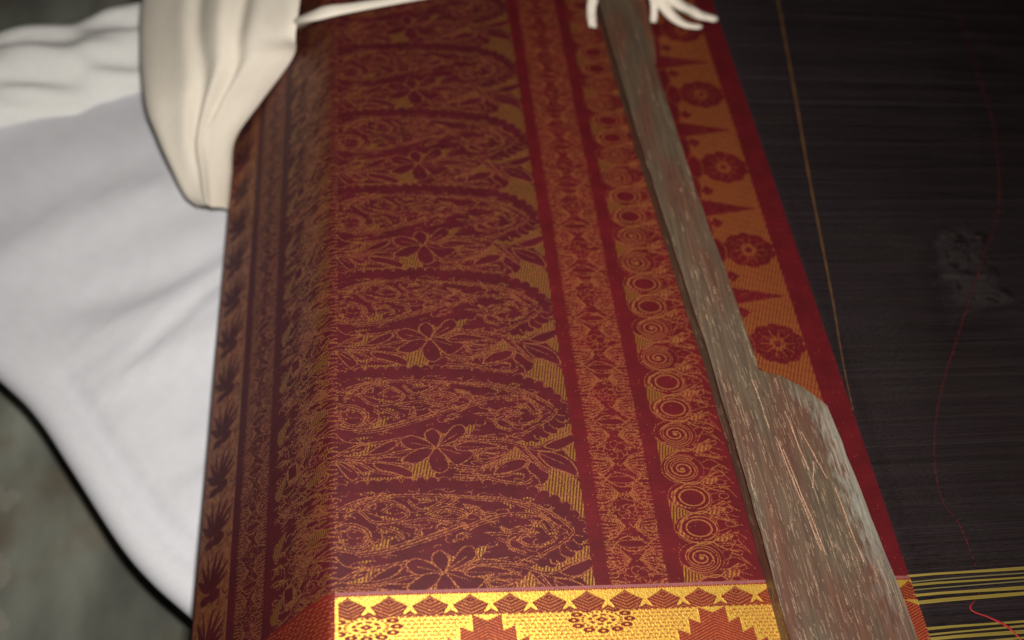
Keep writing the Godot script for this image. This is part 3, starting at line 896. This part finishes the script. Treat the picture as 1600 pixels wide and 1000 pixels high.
func build_small() -> void:
	# rag tied round the batten beyond the top of the picture; its ends lie splayed on the cloth
	var cotton := cloth_material(Color(0.86, 0.83, 0.78), 0.1)
	var t := thing("white_cotton_tie", "white cotton tie knotted round the batten with its ends splayed on the cloth", "cotton tie")
	for e in [
		[[Vector3(0.2927, 0.0220, -0.7387), Vector3(0.3012, 0.0190, -0.7242), Vector3(0.3113, 0.0140, -0.7155), Vector3(0.3215, 0.0090, -0.7067), Vector3(0.3336, 0.0080, -0.7006), Vector3(0.3461, 0.0070, -0.7021)], 0.0064],
		[[Vector3(0.2965, 0.0260, -0.7377), Vector3(0.3086, 0.0220, -0.7268), Vector3(0.3214, 0.0180, -0.7200), Vector3(0.3373, 0.0120, -0.7178), Vector3(0.3508, 0.0090, -0.7143), Vector3(0.3635, 0.0080, -0.7129)], 0.0084],
		[[Vector3(0.2940, 0.0220, -0.7388), Vector3(0.2990, 0.0180, -0.7215), Vector3(0.3003, 0.0100, -0.7128), Vector3(0.2998, 0.0050, -0.7058)], 0.0036],
		[[Vector3(0.2433, 0.0180, -0.7367), Vector3(0.2400, 0.0120, -0.7231), Vector3(0.2380, 0.0070, -0.7105), Vector3(0.2380, 0.0040, -0.6939)], 0.0046]]:
		var wide: float = e[1]
		var bundle := SurfaceTool.new()
		for k in 9:
			var f := TAU * k / 8.0
			var out := 0.0 if k == 8 else 0.62
			var strand := []
			var path := spline(e[0], 6)
			for m in path.size() - (k * 5) % 3:
				var v := float(m) / path.size()
				var spread := wide * out * (1.1 - 0.35 * v)
				strand.append(path[m] + Vector3(cos(f + v * 1.4) * spread, (sin(f + v * 1.4) * 0.5 + 0.1) * spread, sin(f + v * 1.4) * spread * 0.8))
			bundle.append_from(tube_mesh(strand, func(v: float) -> float: return wide * 0.46 * (1.0 - 0.2 * v + 0.08 * sin(v * 23.0 + k)) * sqrt(clampf((1.0 - v) / 0.08, 0.0, 1.0)), 0.8, 12, 0.12), 0, Transform3D.IDENTITY)
		put("cord_end", bundle.commit(), cotton, t)
	var loop := []
	for i in 25:
		var f := TAU * i / 24.0
		loop.append(Vector3(0.2665 + 0.027 * cos(f), 0.012 + 0.017 * sin(f), -0.748 + 0.004 * sin(f * 2.0)))
	put("wrap", tube_mesh(loop, func(_v: float) -> float: return 0.006, 0.8, 12, 0.05), cotton, t)
	# metal threads of the border, stretched on past the fell
	var gold := plain(Color(0.54, 0.47, 0.21), 0.6, 0.4)
	var dull := plain(Color(0.46, 0.42, 0.27), 0.6, 0.3)
	var words := ["topmost", "second from the top", "third from the top", "fourth from the top", "fifth from the top", "sixth from the top", "seventh from the top", "eighth from the top", "ninth from the top", "tenth from the top", "lowest but one", "lowest"]
	var k := 0
	for z in [[-0.1615, 1.0], [-0.1578, 0.5], [-0.1553, 0.7], [-0.1527, 0.5], [-0.1485, 1.1], [-0.1443, 1.2], [-0.1270, 0.9], [-0.1238, 0.7], [-0.1205, 1.1], [-0.1165, 0.8], [-0.1120, 1.0], [-0.1070, 1.0]]:
		var wide: float = 0.00095 * z[1]
		var strand := SurfaceTool.new()
		for ply in [-0.62, 0.0, 0.58] if z[1] > 0.6 else [-0.4, 0.5]:
			var path := []
			for i in 30:
				var sag := (-0.0007 if i == 0 else 0.0010) + i * 0.00086 + 0.0002 * sin(i * 1.7 + ply * 8.0)
				path.append(Vector3(0.3695 + i * 0.02, sag, z[0] + 0.0003 * sin(i * 0.6 + z[0] * 900.0) + ply * wide * (1.0 + 0.25 * sin(i * 0.8 + ply * 5.0 + z[0] * 500.0))))
			var fine := wide * (0.42 if ply != 0.0 else 0.34)
			strand.append_from(tube_mesh(path, func(v: float) -> float: return fine * (1.0 + 0.15 * sin(v * 90.0)), 0.8, 6, 0.12), 0, Transform3D.IDENTITY)
		var o := put("gold_warp_thread", strand.commit(), gold if z[1] > 0.6 else dull)
		tag(o, "gold warp strand running right from the border corner, %s of the strands" % words[k], "gold thread", "gold warp strands beside the border")
		k += 1
	var loose := []
	for i in [Vector3(0.452, 0.003, -0.83), Vector3(0.444, 0.004, -0.758), Vector3(0.4345, 0.0045, -0.698), Vector3(0.4215, 0.005, -0.616), Vector3(0.406, 0.004, -0.518), Vector3(0.3945, 0.004, -0.44), Vector3(0.3865, 0.003, -0.382), Vector3(0.3805, 0.0025, -0.346), Vector3(0.3755, 0.002, -0.312), Vector3(0.373, 0.001, -0.285)]: loose.append(i)
	var o2 := put("loose_gold_thread", tube_mesh(spline(loose, 10), func(v: float) -> float: return lerpf(0.0011, 0.0003, smoothstep(0.3, 1.0, v)) * (1.0 + 0.25 * sin(v * 160.0)), 0.7, 7, 0.1), plain(Color(0.36, 0.25, 0.14), 0.6, 0.25))
	tag(o2, "loose brownish gold thread lying slantwise over the black warp by the woven edge", "thread")
	var red := [Vector3(0.690, -0.004, -0.87), Vector3(0.668, -0.005, -0.79), Vector3(0.655, -0.006, -0.72), Vector3(0.645, -0.007, -0.662), Vector3(0.630, -0.008, -0.588), Vector3(0.594, -0.009, -0.496), Vector3(0.552, -0.009, -0.436), Vector3(0.495, -0.008, -0.357), Vector3(0.457, -0.007, -0.303), Vector3(0.432, -0.006, -0.256), Vector3(0.422, -0.005, -0.218), Vector3(0.427, -0.004, -0.198), Vector3(0.427, -0.003, -0.172), Vector3(0.422, -0.001, -0.150), Vector3(0.408, 0.001, -0.138), Vector3(0.4175, 0.003, -0.131), Vector3(0.428, 0.0035, -0.124), Vector3(0.436, 0.003, -0.112)]
	var o3 := put("red_thread", tube_mesh(spline(red, 8), func(v: float) -> float: return 0.0005 + 0.0003 * smoothstep(0.86, 0.93, v), 0.8, 7, 0.15), plain(Color(0.52, 0.05, 0.07), 0.7))
	tag(o3, "stray red thread winding through the black warp at right", "thread")
	# dim things under the warp
	var bar := []
	for i in 9: bar.append(Vector3(lerpf(0.80, 1.02, i / 8.0), -0.14, lerpf(-0.98, -0.60, i / 8.0)))
	var o5 := put("loom_bar", tube_mesh(bar, func(_v: float) -> float: return 0.018, 0.7, 12, 0.06), plain(Color(0.36, 0.30, 0.25), 0.8))
	tag(o5, "dim grey wooden bar seen through the warp at the top right corner", "wooden bar")
	var crumple := FastNoiseLite.new()
	crumple.seed = 40; crumple.frequency = 9.0
	var rag := func(u: float, v: float) -> Vector3:
		var p := Vector3(lerpf(0.515, 0.575, u) + 0.02 * crumple.get_noise_2d(v, 3.0), -0.019, lerpf(-0.475, -0.385, v) - 0.02 * u + 0.02 * crumple.get_noise_2d(u, 9.0))
		p.y += 0.006 * crumple.get_noise_2d(p.x * 0.8, p.z * 2.0) - 0.008 * (pow(u * 2.0 - 1.0, 6.0) + pow(v * 2.0 - 1.0, 6.0))
		return p
	var o4 := put("grey_rag", grid_mesh(24, 24, rag, func(u: float, v: float) -> Vector2: return Vector2(u, v)), cloth_material(Color(0.26, 0.24, 0.24)))
	tag(o4, "pale crumpled rag showing dimly through the black warp at right", "rag")
